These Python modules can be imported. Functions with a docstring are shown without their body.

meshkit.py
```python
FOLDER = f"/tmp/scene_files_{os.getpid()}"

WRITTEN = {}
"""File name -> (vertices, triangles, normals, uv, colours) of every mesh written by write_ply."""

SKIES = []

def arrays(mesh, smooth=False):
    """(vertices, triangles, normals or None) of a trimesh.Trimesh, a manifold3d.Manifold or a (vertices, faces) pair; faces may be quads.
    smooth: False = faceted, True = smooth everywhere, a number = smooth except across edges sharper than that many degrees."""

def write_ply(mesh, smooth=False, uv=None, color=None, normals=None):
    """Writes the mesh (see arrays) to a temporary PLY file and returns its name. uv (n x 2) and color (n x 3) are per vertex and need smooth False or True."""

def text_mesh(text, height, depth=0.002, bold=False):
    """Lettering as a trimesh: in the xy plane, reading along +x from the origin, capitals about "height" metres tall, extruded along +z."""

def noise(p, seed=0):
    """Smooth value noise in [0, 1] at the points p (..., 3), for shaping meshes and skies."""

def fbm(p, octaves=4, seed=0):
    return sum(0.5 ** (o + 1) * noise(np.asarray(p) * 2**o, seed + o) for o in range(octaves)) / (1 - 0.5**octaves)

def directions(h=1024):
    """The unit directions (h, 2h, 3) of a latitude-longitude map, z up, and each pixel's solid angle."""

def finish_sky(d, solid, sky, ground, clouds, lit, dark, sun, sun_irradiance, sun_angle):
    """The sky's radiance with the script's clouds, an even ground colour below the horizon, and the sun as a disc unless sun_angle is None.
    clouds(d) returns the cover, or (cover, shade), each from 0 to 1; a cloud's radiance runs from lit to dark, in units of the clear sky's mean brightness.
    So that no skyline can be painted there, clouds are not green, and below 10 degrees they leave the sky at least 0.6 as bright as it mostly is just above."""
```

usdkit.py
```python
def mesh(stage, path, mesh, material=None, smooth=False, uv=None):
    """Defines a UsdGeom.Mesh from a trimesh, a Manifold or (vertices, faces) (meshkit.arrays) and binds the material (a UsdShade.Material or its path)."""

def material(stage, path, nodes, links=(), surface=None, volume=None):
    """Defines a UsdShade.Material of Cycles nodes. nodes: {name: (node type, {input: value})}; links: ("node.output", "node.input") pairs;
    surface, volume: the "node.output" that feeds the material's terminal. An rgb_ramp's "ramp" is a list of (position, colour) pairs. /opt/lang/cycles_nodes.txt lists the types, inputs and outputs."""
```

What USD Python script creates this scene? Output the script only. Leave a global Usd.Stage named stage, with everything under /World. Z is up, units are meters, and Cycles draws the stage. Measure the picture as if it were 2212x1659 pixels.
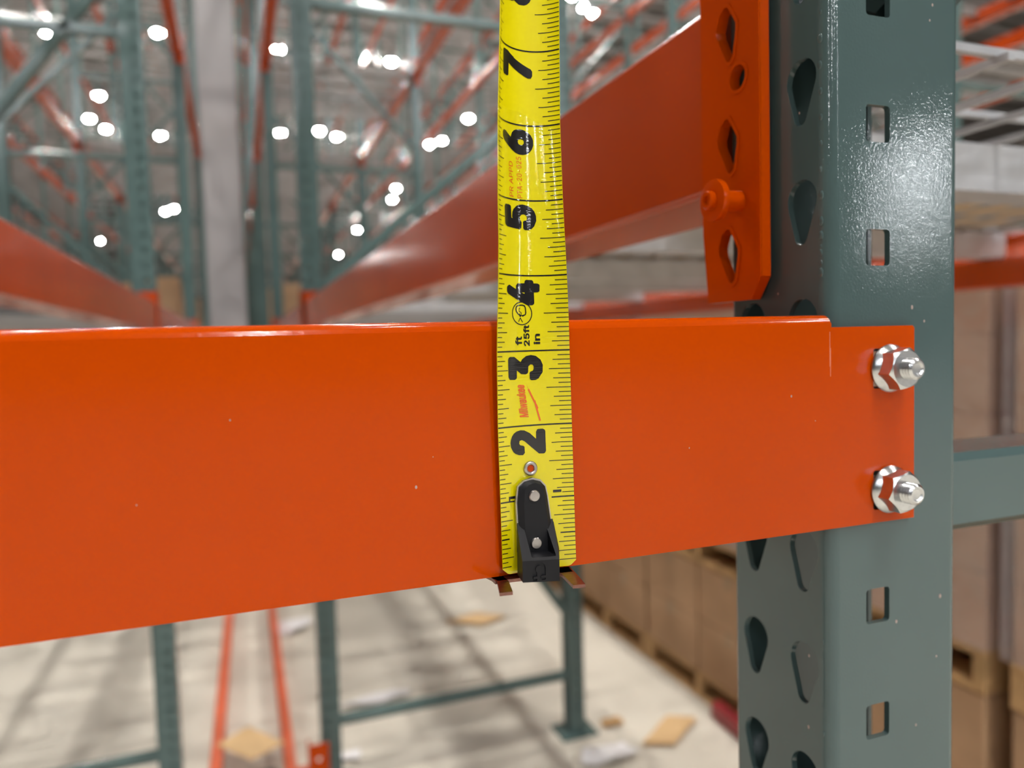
import math, random, re
import numpy as np, trimesh, usdkit, meshkit
import manifold3d as m3
from shapely.geometry import Polygon, LineString, Point, box as sbox, MultiPolygon
from shapely import affinity
from shapely.ops import unary_union
from pxr import Usd, UsdGeom, UsdShade, Gf, Sdf, Vt

stage = Usd.Stage.CreateInMemory()
UsdGeom.SetStageUpAxis(stage, 'Z'); UsdGeom.SetStageMetersPerUnit(stage, 1.0)
UsdGeom.Xform.Define(stage, '/World')
random.seed(7); RNG = np.random.default_rng(7)
H = 1.65                                    # eye height of the photographer

# ------------------------------------------------------------------ camera
YAW, PITCH, ROLL = math.radians(20.077), math.radians(3.251), math.radians(1.6)
FPX, IW, IH = 1600.0, 2212, 1659
fw = np.array([math.sin(YAW) * math.cos(PITCH), math.cos(YAW) * math.cos(PITCH), -math.sin(PITCH)])
r0 = np.array([math.cos(YAW), -math.sin(YAW), 0.0]); d0 = np.cross(fw, r0)
rt = math.cos(ROLL) * r0 + math.sin(ROLL) * d0
dn = np.cross(fw, rt)
CAM = np.array([0, 0, H])
cam = UsdGeom.Camera.Define(stage, '/World/camera')
cam.AddTransformOp().Set(Gf.Matrix4d(*rt, 0, *(-dn), 0, *(-fw), 0, *CAM, 1))
cam.CreateHorizontalApertureAttr(36.0); cam.CreateFocalLengthAttr(36.0 * FPX / IW)
cam.CreateVerticalApertureAttr(36.0 * IH / IW)
cam.CreateClippingRangeAttr(Gf.Vec2f(0.02, 400))
cam.CreateFStopAttr(36.0 * FPX / IW / 3.9); cam.CreateFocusDistanceAttr(0.262)
cam.CreateExposureAttr(0.46)
LAMP = 1060.0                                # radiance of the high bay lamps (the only light of the hall)
LAMP_Z = H + 10.5

def pix(P):
    c = (np.asarray(P, float) - CAM) @ np.array([rt, dn, fw]).T
    z = np.maximum(c[:, 2], 1e-3)
    return np.stack([IW / 2 + FPX * c[:, 0] / z, IH / 2 + FPX * c[:, 1] / z], 1), c[:, 2]

def in_view(lo, hi, margin=180):
    """Whether a box of the hall could be seen from here or from a step to the side."""
    P = np.array([[(lo, hi)[i][0], (lo, hi)[j][1], (lo, hi)[k][2]] for i in (0, 1) for j in (0, 1) for k in (0, 1)])
    p, z = pix(P)
    if z.max() < 0.1: return 0.0
    p = p[z > 0.05] if z.min() > 0.05 else np.vstack([p[z > 0.05], p[z > 0.05]])
    a, b = p.min(0), p.max(0)
    if z.min() <= 0.05: return 1e6
    if b[0] < -margin or a[0] > IW + margin or b[1] < -margin or a[1] > IH + margin: return 0.0
    return float((b[0] - a[0]) * (b[1] - a[1])) + 1.0

# ------------------------------------------------------------------ helpers
used = {}
def numbered(path):
    n = used.get(path, -1) + 1; used[path] = n
    return path if n == 0 else f'{path}_{n:03d}'

def data(p, label=None, cat=None, group=None, kind=None):
    p = p.GetPrim() if hasattr(p, 'GetPrim') else p
    for k, v in (('label', label), ('category', cat), ('group', group), ('kind', kind)):
        if v: p.SetCustomDataByKey(k, v)
    return p

def thing(name, label, cat, loc=(0, 0, 0), rotz=0.0, group=None, kind=None, rot=None):
    x = UsdGeom.Xform.Define(stage, numbered('/World/' + name))
    x.AddTranslateOp().Set(Gf.Vec3d(*map(float, loc)))
    if rot is not None: x.AddRotateXYZOp().Set(Gf.Vec3f(*map(float, rot)))
    else: x.AddRotateZOp().Set(float(rotz))
    return data(x, label, cat, group, kind)

def obj(name, mesh, mat, parent=None, smooth=30, label=None, kind=None):
    base = parent.GetPath().pathString if parent is not None else '/World'
    m = usdkit.mesh(stage, numbered(base + '/' + name), mesh, MAT[mat], smooth)
    data(m, label, None, None, kind)
    return m.GetPrim()

def dup(src, loc, rotz=0.0, label=None, group=None):
    was = src.GetCustomData()
    t = thing(re.sub(r'_\d{3}$', '', src.GetName()), label or was['label'], was['category'], loc, rotz, group or was.get('group'))
    t.GetReferences().AddInternalReference(src.GetPath()); t.SetInstanceable(True)
    return t

def box(x0, x1, y0, y1, z0, z1):
    b = trimesh.creation.box([x1 - x0, y1 - y0, z1 - z0]); b.apply_translation([(x0 + x1) / 2, (y0 + y1) / 2, (z0 + z1) / 2]); return b

def rbox(x0, x1, y0, y1, z0, z1, r):
    """A box with chamfered edges."""
    pts = []
    for sx, x in ((1, x0), (-1, x1)):
        for sy, y in ((1, y0), (-1, y1)):
            for sz, z in ((1, z0), (-1, z1)):
                pts += [[x + sx * r, y + sy * r, z], [x + sx * r, y, z + sz * r], [x, y + sy * r, z + sz * r]]
    return trimesh.convex.convex_hull(np.array(pts))

def cat(*ms): return trimesh.util.concatenate([m for m in ms if m is not None])
def mani(mesh):
    return m3.Manifold(m3.Mesh(np.asarray(mesh.vertices, np.float32), np.asarray(mesh.faces, np.uint32)))
def tri(man):
    m = man.to_mesh(); return trimesh.Trimesh(np.array(m.vert_properties[:, :3]), np.array(m.tri_verts), process=False)
def polys(g): return [p for p in (g.geoms if hasattr(g, 'geoms') else [g]) if p.geom_type == 'Polygon' and p.area > 1e-12]

AX = {'x': np.array([[0, 0, 1, 0], [1, 0, 0, 0], [0, 1, 0, 0], [0, 0, 0, 1.0]]),      # (a,b,h) -> x=h, y=a, z=b
      'y': np.array([[1, 0, 0, 0], [0, 0, 1, 0], [0, 1, 0, 0], [0, 0, 0, 1.0]]),      # (a,b,h) -> x=a, y=h, z=b
      'z': np.eye(4)}
def extrude(poly, h0, h1, axis='z'):
    out = []
    for p in polys(poly):
        m = trimesh.creation.extrude_polygon(p, h1 - h0, engine='earcut'); m.apply_translation([0, 0, h0]); m.apply_transform(AX[axis])
        out.append(m)
    return cat(*out)

def bar(p, q, w, h, up=(0, 0, 1)):
    """A rectangular bar from p to q."""
    p, q = np.array(p, float), np.array(q, float); t = q - p; L = np.linalg.norm(t); t /= L
    s = np.cross(t, up); s /= np.linalg.norm(s); u = np.cross(s, t)
    b = rbox(-w / 2, w / 2, -h / 2, h / 2, 0, L, min(w, h) * .18)
    b.apply_transform(np.block([[np.stack([s, u, t], 1), p[:, None]], [np.zeros((1, 3)), np.ones((1, 1))]])); return b

def lathe(profile, n=32, axis='z'):
    """profile: (radius, height) pairs."""
    m = trimesh.creation.revolve(np.array(profile, float), sections=n)
    m.apply_transform(AX[axis] if axis != 'z' else np.eye(4))
    if m.is_watertight and m.volume < 0: m.invert()
    return m

# ------------------------------------------------------------------ materials
MAT = {}
def lin(*c): return tuple((v / 255 / 12.92) if v / 255 <= .04045 else ((v / 255 + .055) / 1.055) ** 2.4 for v in c)

def paint(name, col, rough=.35, bump=.06, scale=900, var=.06, spec=.5, coat=0.0, metallic=0.0, patch=6.0, bdist=.0004, **kw):
    nodes = {'tc': ('geometry', {}), 'n': ('noise_texture', {'scale': float(scale), 'detail': 2.0}),
             'v': ('noise_texture', {'scale': float(patch), 'detail': 4.0}),
             'mr': ('map_range', {'from_min': .3, 'from_max': .7, 'to_min': 1 - var, 'to_max': 1 + var}),
             'c': ('vector_math', {'math_type': 'scale', 'vector1': col}),
             'b': ('bump', {'strength': float(bump), 'distance': float(bdist)}),
             'p': ('principled_bsdf', {'roughness': rough, 'specular_ior_level': spec, 'coat_weight': coat, 'coat_roughness': .12, 'metallic': metallic, **kw})}
    links = [('tc.position', 'n.vector'), ('tc.position', 'v.vector'), ('v.fac', 'mr.value'), ('mr.result', 'c.scale'), ('c.vector', 'p.base_color'),
             ('n.fac', 'b.height'), ('b.normal', 'p.normal')]
    MAT[name] = usdkit.material(stage, '/World/Looks/' + name, nodes, links, surface='p.BSDF')

paint('orange_paint', (.46, .050, .0), rough=.12, bump=.10, scale=500, var=.07, spec=.16)
paint('orange_beam_paint', (.43, .050, .002), rough=.18, bump=.08, scale=500, var=.08)
paint('orange_rail_paint', (.62, .12, .05), rough=.45, bump=.1, scale=200, var=.1)
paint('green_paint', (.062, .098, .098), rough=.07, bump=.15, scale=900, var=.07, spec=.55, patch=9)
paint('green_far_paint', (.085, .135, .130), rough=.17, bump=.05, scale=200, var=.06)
paint('zinc', (.62, .63, .64), rough=.24, bump=.05, scale=700, var=.08, metallic=1.0, patch=300)
paint('galvanised', (.47, .47, .485), rough=.38, bump=.05, scale=300, var=.1, metallic=.3, patch=30)
paint('dull_zinc', (.27, .25, .24), rough=.5, bump=.05, scale=300, var=.15, metallic=.2, patch=3)
paint('steel', (.45, .42, .41), rough=.32, bump=.05, scale=2000, var=.05, metallic=1.0)
paint('hook_steel', (.24, .12, .10), rough=.36, bump=.12, scale=600, var=.15, metallic=1.0, patch=500)
paint('black_plastic', (.006, .006, .008), rough=.5, bump=.1, scale=2500, var=.05, spec=.28)
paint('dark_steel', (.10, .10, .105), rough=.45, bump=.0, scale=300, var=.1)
paint('concrete', (.60, .56, .48), rough=.5, bump=.05, scale=60, var=.14, patch=.9, bdist=.001)
paint('cardboard', (.42, .262, .150), rough=.75, bump=.1, scale=200, var=.10, spec=.25, patch=5)
paint('cardboard_pale', (.62, .42, .22), rough=.75, bump=.1, scale=200, var=.08, spec=.25, patch=5)
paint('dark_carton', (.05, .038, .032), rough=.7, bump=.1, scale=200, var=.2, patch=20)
paint('pine', (.46, .285, .13), rough=.7, bump=.2, scale=120, var=.22, spec=.25, patch=14)
paint('paper_white', (.80, .79, .80), rough=.7, bump=.05, scale=100, var=.04)
paint('column_grey', (.30, .285, .29), rough=.5, bump=.05, scale=80, var=.06, patch=1.5)
paint('ceiling_white', (.085, .078, .075), rough=.6, bump=.0, scale=50, var=.05, patch=1)
paint('joist_grey', (.34, .315, .31), rough=.5, bump=.0, scale=50, var=.05, patch=1)
paint('wall_panel', (.24, .215, .20), rough=.6, bump=.0, scale=50, var=.05, patch=1)
paint('lamp_housing', (.10, .10, .11), rough=.4, bump=.0, scale=50, var=.0)
paint('pack_tape', (.36, .235, .13), rough=.3, bump=.02, scale=50, var=.05)
paint('chipped_pale', (.36, .27, .24), rough=.5, bump=.0, var=.0)
paint('scratch_pink', (.58, .17, .09), rough=.5, bump=.0, var=.0)
paint('red_rail', (.28, .02, .025), rough=.45, bump=.05, scale=100, var=.1)
MAT['lamp_light'] = usdkit.material(stage, '/World/Looks/lamp_light', {'e': ('emission', {'color': (1.0, .965, .90), 'strength': LAMP})}, surface='e.emission')
MAT['strip_light'] = usdkit.material(stage, '/World/Looks/strip_light', {'e': ('emission', {'color': (.93, .96, 1.0), 'strength': LAMP * .115})}, surface='e.emission')
# clear film over the printed blade: what shows through plus a sharp gloss whose fine cross ripples draw each lamp out lengthwise
def coated(name, col, rough):
    """Blade print under a clear film: the film ends at a slanted edge; its fine cross ripples draw each lamp's reflection out lengthwise."""
    MAT[name] = usdkit.material(stage, '/World/Looks/' + name, {
        'g': ('geometry', {}), 'm': ('mapping', {'scale': (120.0, 120.0, 2600.0)}), 'n': ('noise_texture', {'scale': 1.0, 'detail': 1.5}),
        'b': ('bump', {'strength': .38, 'distance': .00009}), 's': ('separate_xyz', {}), 'dx': ('math', {'math_type': 'subtract', 'value2': .0925}),
        'mx': ('math', {'math_type': 'maximum', 'value2': 0.0}), 'sc': ('math', {'math_type': 'multiply_add', 'value2': .55}),
        'lt': ('math', {'math_type': 'less_than', 'value2': 1.7275}),
        'p': ('principled_bsdf', {'base_color': col, 'roughness': rough, 'specular_ior_level': .12, 'coat_roughness': .018, 'coat_ior': 1.55})},
        [('g.position', 'm.vector'), ('m.vector', 'n.vector'), ('n.fac', 'b.height'), ('b.normal', 'p.coat_normal'), ('g.position', 's.vector'),
         ('s.x', 'dx.value1'), ('dx.value', 'mx.value1'), ('mx.value', 'sc.value1'), ('s.z', 'sc.value3'), ('sc.value', 'lt.value1'), ('lt.value', 'p.coat_weight')], surface='p.BSDF')
coated('blade_yellow', (.64, .55, .0), .42); coated('print_black', (.009, .008, .008), .35); coated('print_red', (.62, .10, .012), .4)
MAT['stretch_film'] = usdkit.material(stage, '/World/Looks/stretch_film', {
    'g': ('geometry', {}), 'n': ('noise_texture', {'scale': 9.0, 'detail': 3.0, 'distortion': 1.0}), 'b': ('bump', {'strength': .5, 'distance': .02}),
    'gl': ('glossy_bsdf', {'color': (1, 1, 1), 'roughness': .22}), 'd': ('diffuse_bsdf', {'color': (.78, .70, .74)}), 't': ('transparent_bsdf', {'color': (.94, .93, .95)}),
    'a': ('mix_closure', {'fac': .5}), 'x': ('mix_closure', {'fac': .22})},
    [('g.position', 'n.vector'), ('n.fac', 'b.height'), ('b.normal', 'gl.normal'), ('gl.BSDF', 'a.closure1'), ('d.BSDF', 'a.closure2'),
     ('t.BSDF', 'x.closure1'), ('a.closure', 'x.closure2')], surface='x.closure')

# ------------------------------------------------------------------ the setting
XW, YB, YF = 48.0, -70.0, 104.0
fl = obj('floor', box(-XW, XW, YB, YF, -.2, 0), 'concrete', smooth=False); data(fl, 'pale worn concrete warehouse floor', 'floor', None, 'structure')
CZ = LAMP_Z + 1.6
ce = thing('ceiling', 'pale steel roof deck of the warehouse on grey joists', 'ceiling', kind='structure')
obj('roof_deck', box(-XW, XW, YB, YF, CZ + .5, CZ + .6), 'ceiling_white', ce, False)
y = 8.0
while y < YF - 1:
    jm = cat(box(-XW, XW, y - .07, y + .07, CZ + .40, CZ + .5), box(-XW, XW, y - .06, y + .06, CZ - .12, CZ - .02),
             *[bar((x, y, CZ - .05), (x + (1.2 if k % 2 else -1.2), y, CZ + .42), .05, .05) for k, x in enumerate(np.arange(-28, 40, 1.2))] if y < 40 else [box(-XW, XW, y - .02, y + .02, CZ, CZ + .05)])
    obj('joist', jm, 'joist_grey', ce, False)
    y += 1.55 if y < 60 else 3.1
for name, b, lab in (('wall_back', box(-XW, XW, YF, YF + .3, 0, CZ + .6), 'pale panelled end wall of the warehouse far beyond the racks'),
                     ('wall_left', box(-XW - .3, -XW, YB, YF, 0, CZ + .6), 'pale panelled side wall of the warehouse on the left'),
                     ('wall_right', box(XW, XW + .3, YB, YF, 0, CZ + .6), 'pale panelled side wall of the warehouse on the right'),
                     ('wall_front', box(-XW, XW, YB - .3, YB, 0, CZ + .6), 'pale panelled end wall of the warehouse behind the photographer')):
    data(obj(name, b, 'wall_panel', smooth=False), lab, 'wall', None, 'structure')

# lamps: round high bay fixtures on drop rods
def make_lamp(loc, label, group):
    t = thing('high_bay_lamp', label, 'lamp', loc, 0, group)
    obj('housing', lathe([(0, .02), (.17, .02), (.19, .05), (.19, .10), (.16, .16), (.09, .26), (0, .26)], 24), 'lamp_housing', t)
    obj('lens', lathe([(0, -.075), (.05, -.07), (.098, -.052), (.135, -.022), (.15, .018), (0, .018)], 24), 'lamp_light', t)
    obj('drop_rod', lathe([(0, .25), (.012, .25), (.012, 2.1), (0, 2.1)], 8), 'lamp_housing', t)
    return t
ahead = [(-2.06, 27.45, 'bright blurred lamp between the left column and the dark red overhead beam'), (1.75, 27.8, 'bright blurred lamp between the right dark red overhead beam and the right column'),
         (-3.15, 40.25, 'blurred lamp lower beside the left column, below the bright one'), (2.35, 38.35, 'blurred lamp lower beside the right column, below the bright one'),
         (-4.76, 61.7, 'blurred lamp dot low beside the left column, outer of a touching pair'), (-4.1, 60.45, 'blurred lamp dot low beside the left column, inner of a touching pair'),
         (-4.93, 34.7, 'single blurred lamp dot right of the dark left diagonal brace'), (-5.43, 39.7, 'blurred lamp dot just left of the left column, midway up'),
         (10.31, 37.8, 'large blurred lamp left of the tape, level with the number six'), (10.55, 33.8, 'blurred lamp dot left of the tape, above the larger one'),
         (10.35, 50.0, 'blurred lamp dot above the right orange beam, highest of the falling row'), (10.84, 53.75, 'blurred lamp dot above the right orange beam, second of the falling row'),
         (10.45, 68.2, 'blurred lamp dot above the right orange beam, third of the falling row'), (11.05, 86.8, 'blurred lamp dot above the right orange beam, lowest of the falling row'),
         (10.6, 21.7, 'brightest lamp at the top edge right of the tape, middle of three'), (10.0, 21.3, 'bright lamp at the top edge right of the tape, left of three'), (11.2, 22.1, 'bright lamp at the top edge right of the tape, right of three'),
         (4.12, 37.55, 'blurred lamp dot just right of the right column, left of a pair'), (5.07, 38.4, 'blurred lamp dot just right of the right column, right of a pair'),
         (-5.43, 28.4, 'blurred lamp dot in the top left corner of the picture'), (-11.8, 78.7, 'faint blurred lamp dot low on the left above the orange beam'),
         (5.77, 27.85, 'blurred lamp dot beside the upper right orange beam'), (9.9, 38.65, 'blurred lamp beside the large one left of the tape'), (-5.85, 38.15, 'blurred lamp dot farther left of the left column, midway up')]
over = [(x, yy, None) for x in (2.2, -2.9) for yy in (1.0, 7.0, 13.0, 19.0)] + [(x, yy, None) for x in (10.5,) for yy in (-4.0, 0.0, 4.0, 8.0, 12.0, 16.0)] + [(-10.5, 10.0, None)]
behind = [(x, yy, None) for x, yy in ((.3, -3.0), (.3, -5.0), (.3, -7.5), (20.0, 6.0), (-20.0, 6.0))]
strips = [(x, yy, H + 10.3) for x, yy in ((.3, -14.0), (.3, -24.0), (-17.0, -18.0), (-9.0, -14.0), (-9.0, -26.0), (-5.0, -20.0), (5.0, -16.0), (9.0, -22.0), (13.4, -15.0), (21.0, -40.0), (13.4, -30.0), (-24.0, -26.0))] + [
    (28.8, -24.6, H + 7.9), (36.5, -31.3, H + 7.9), (42.0, -37.0, H + 7.9), (46.8, -41.3, H + 6.6)]
lamp0 = None
for k, (x, yy, own) in enumerate(ahead + over + behind):
    g = 'lamps shining between the racks' if k < len(ahead) else 'lamps overhead' if k < len(ahead) + len(over) else 'lamps behind the photographer'
    lab = own or ('round high bay lamp hanging above the near racks' if k < len(ahead) + len(over) else 'round high bay lamp hanging behind the photographer')
    if lamp0 is None: lamp0 = make_lamp((x, yy, LAMP_Z), lab, g)
    else: dup(lamp0, (x, yy, LAMP_Z), 0, lab, g)

for x, yy, zz in strips:
    t = thing('linear_lamp', 'long bright strip lamp hanging behind the photographer', 'lamp', (x, yy, zz), 0, 'strip lamps behind the photographer')
    obj('lens', rbox(-1.1, 1.1, -.14, .14, -.06, .10, .03), 'strip_light', t, False)
    obj('housing', rbox(-1.15, 1.15, -.1, .1, .10, .20, .02), 'lamp_housing', t, False)
    obj('drop_rod', lathe([(0, .2), (.012, .2), (.012, 4.5), (0, 4.5)], 8), 'lamp_housing', t)

# ------------------------------------------------------------------ rack kit
PW, PD, WT = .0735, .0655, .0027             # column width (x), depth (y), wall
PITCH_Z, SQ0, KEY0, KPITCH = .0506, 1.685, 1.7505, .0497
def column_mesh(z0, z1, hz0=None, hz1=None, lod=3):
    outer = sbox(0, 0, PW, PD).buffer(-.006).buffer(.006, quad_segs=lod + 2)
    inner = sbox(WT, WT, PW - WT, PD - WT).buffer(-.0035).buffer(.0035, quad_segs=lod + 1)
    prof = outer.difference(inner).difference(sbox(PW - .02, .0165, PW + .01, PD - .0165))
    col = extrude(prof, z0, z1)
    if hz0 is None: return col
    cut = []
    sq = lambda z: sbox(.0197, z - .0075, .0325, z + .0075).buffer(-.0014).buffer(.0014, quad_segs=2)
    k0, k1 = math.ceil((hz0 - SQ0) / PITCH_Z), math.floor((hz1 - SQ0) / PITCH_Z)
    for k in range(k0, k1 + 1):
        cut.append(extrude(sq(SQ0 + k * PITCH_Z), -.01, PD + .01, 'y'))
        zc = KEY0 + k * KPITCH
        for yc in (.0148, .0472):
            key = unary_union([Point(yc, zc + .0052).buffer(.0086, quad_segs=6), Point(yc + .0006, zc - .0098).buffer(.0037, quad_segs=4)]).convex_hull
            cut.append(extrude(key, -.01, .012, 'x'))
    return tri(mani(col) - m3.Manifold.compose([mani(c) for c in cut]))

FD = 1.075                                   # frame depth
def brace(t, x0, z0, x1, z1, yc=PD / 2, w=.036, h=.036, mat='green_paint', name='diagonal_brace'):
    obj(name, bar((x0, yc, z0), (x1, yc, z1), w, h, up=(0, 1, 0)), mat, t)

def make_frame(label, loc, rotz, height, mat, holes=None, panels=(.25, 1.573, 2.875, 4.18, 5.48, 6.79, 8.09, 9.4), flip=0, group=None, lod=2, cols=None, special={}):
    t = thing('upright_frame', label, 'rack frame', loc, rotz, group)
    for side in (0, 1):
        c = cols if cols is not None else column_mesh(.008, height, *(holes or (None, None)), lod=lod)
        c = c.copy()
        if side: c.apply_transform(trimesh.transformations.rotation_matrix(math.pi, (0, 0, 1))); c.apply_translation([FD, PD, 0])
        obj('column', c, mat, t)
        xo = FD - PW if side else 0
        obj('foot_plate', rbox(xo - .045, xo + PW + .045, -.035, PD + .035, 0, .01, .002), mat, t)
    zs = [z for z in panels if z < height]
    for z in zs:
        obj('cross_brace', rbox(PW - .012, FD - PW + .012, PD / 2 - .018, PD / 2 + .018, z - .018, z + .018, .005), mat, t)
    for k in range(len(zs) - 1):
        a, b = zs[k], zs[k + 1]
        if k in special: brace(t, *special[k], mat=mat); continue
        d = (k + flip) % 2
        brace(t, PW - .005, b - .09 if d == 0 else a + .09, FD - PW + .005, a + .2 if d == 0 else b - .2, mat=mat)
    return t

BH = .0915                                   # beam height
BZ = [1.7205, 3.535, 5.345, 7.155, 8.965]    # undersides of the beam levels
def beam_profile():
    p = Polygon([(0, .004), (.002, .0012), (.006, 0), (.060, 0), (.063, .003), (.063, .046), (.060, .050), (.044, .068), (.041, .072), (.041, BH - .003), (.038, BH), (.003, BH), (0, BH - .004)])
    return p
def make_beam_parts(t, L, mat, plate_overlap=.045, detail=True):
    obj('beam_body', extrude(beam_profile(), 0, L, 'y'), mat, t, 40)
    if not detail: return
    for e in (0, 1):
        ya, yb = (-plate_overlap, .004) if e == 0 else (L - .004, L + plate_overlap)
        pl = sbox(ya, -.054, yb, .135)
        obj('end_plate', cat(extrude(pl, -.0055, -.0012, 'x'), box(-.0055, .05, (0 if e == 0 else L - .004), (.004 if e == 0 else L), -.05, .13)), mat, t, False)

def deck_mesh(W, D, nw, nc, wire=.005):
    ms = [box(0, D, y0 - wire / 2, y0 + wire / 2, wire, 2 * wire) for y0 in np.linspace(.01, W - .01, nw)]
    ms += [box(x0 - wire / 2, x0 + wire / 2, 0, W, 0, wire) for x0 in np.linspace(.02, D - .02, nc)]
    return cat(*ms)
def make_deck(label, loc, W, D, nw, nc, chans, group=None, mat='galvanised', rotz=0):
    t = thing('wire_deck', label, 'wire deck', loc, rotz, group)
    obj('wire_mesh', deck_mesh(W, D, nw, nc), mat, t, False)
    for yc in chans:
        prof = Polygon([(yc - .024, -.041), (yc + .024, -.041), (yc + .024, 0), (yc + .021, 0), (yc + .021, -.038), (yc - .021, -.038), (yc - .021, 0), (yc - .024, 0)])
        obj('support_channel', extrude(prof, 0.052, D - .052, 'x'), mat, t, False)
    return t

# ------------------------------------------------------------------ near right frame (in focus)
NX, NY = .225, .239
fr = thing('upright_frame', 'green steel rack frame in the right foreground, its column punched with teardrops and squares', 'rack frame', (NX, NY, 0))
col = tri(mani(column_mesh(.008, 10.0, .55, 2.45, lod=6)))
obj('column', col, 'green_paint', fr, 25)
c2 = column_mesh(.008, 10.0); c2.apply_transform(trimesh.transformations.rotation_matrix(math.pi, (0, 0, 1))); c2.apply_translation([FD, PD, 0])
obj('column', c2, 'green_paint', fr, 25)
for xo in (0, FD - PW):
    obj('foot_plate', rbox(xo - .045, xo + PW + .045, -.035, PD + .035, 0, .01, .002), 'green_paint', fr)
for z in (.25, 1.573, 2.875, 4.18):
    obj('cross_brace', rbox(PW - .012, FD - PW + .012, .014, .052, z - .0185, z + .0185, .0035), 'green_paint', fr)
brace(fr, PW - .03, 1.775, FD - PW, 2.70); brace(fr, PW - .03, 1.42, FD - PW, .46); brace(fr, PW - .03, 4.05, FD - PW, 3.1)

def dots(pts, r, flat=.45):
    """Small paint runs and chips: (x, y, z, axis, size)."""
    out = []
    for x, y, z, ax, k in pts:
        b = trimesh.creation.icosphere(1, r * k); sc = np.ones(3) * [1, 1, 1.5]; sc['xy'.index(ax)] = flat
        b.apply_scale(sc); b.apply_translation([x, y, z]); out.append(b)
    return cat(*out)
obj('paint_drips', dots([(.0004, .0042 + .0006 * RNG.random(), z, 'x', .6 + .7 * RNG.random()) for z in list(np.linspace(1.675, 1.80, 13)) + [1.690, 1.683, 1.679]] + [(.0004, .0044, 1.52 - .04 * k, 'x', .8) for k in range(5)], .0011), 'green_paint', fr, True, None, 'stuff')
obj('paint_chips', dots([(.0450, 0, 1.660, 'y', 1.2), (.052, 0, 1.654, 'y', .8), (.0365, 0, 1.5245, 'y', 1.1), (.062, 0, 1.532, 'y', 1.3), (.0600, 0, 1.505, 'y', .7), (.048, 0, 1.476, 'y', .8), (.056, 0, 1.787, 'y', .9), (.0545, 0, 1.7805, 'y', .7), (0, .016, 1.7425, 'x', .7), (0, .030, 1.668, 'x', .7), (0, .012, 1.511, 'x', .9), (0, .0125, 1.479, 'x', 1.1)], .0005, .12), 'chipped_pale', fr, True, None, 'stuff')

# near right beam: its connector is close enough to show every hole
nb = thing('rack_beam', 'long orange rack beam running away from the punched green column behind the tape', 'rack beam', (NX - .002, .3135, BZ[0]))
NBL = 2.75 - .3135 - .004
obj('beam_body', extrude(beam_profile(), 0, NBL, 'y'), 'orange_beam_paint', nb, 40)
yz = lambda pts: Polygon([(a / 1000 - .3135, b / 1000 - BZ[0]) for a, b in pts])
plate = yz([(269.8, 1862), (269.8, 1676), (277, 1666), (309.6, 1666), (313.2, 1700), (313.2, 1862)])
def diamond(zc): return yz([(297.6, zc + 11), (294, zc + 13.4), (291.5, zc + 12.8), (285.6, zc + 3.5), (285.6, zc + .5), (288, zc - 10.5), (290.2, zc - 12.4), (292.4, zc - 11.6), (299.6, zc + 1.2), (300.2, zc + 5)]).buffer(-.0008).buffer(.0008)
holes = unary_union([diamond(z) for z in (1686.5, 1737, 1787.5, 1838)] + [Point(.2848 - .3135, 1.7664 - BZ[0]).buffer(.0055), Point(.2848 - .3135, 1.8164 - BZ[0]).buffer(.0055)])
cp = extrude(plate.difference(holes), -.006, -.0012, 'x')
rim = extrude(holes.buffer(.0016).difference(holes).intersection(plate), -.0066, -.0058, 'x')
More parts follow.
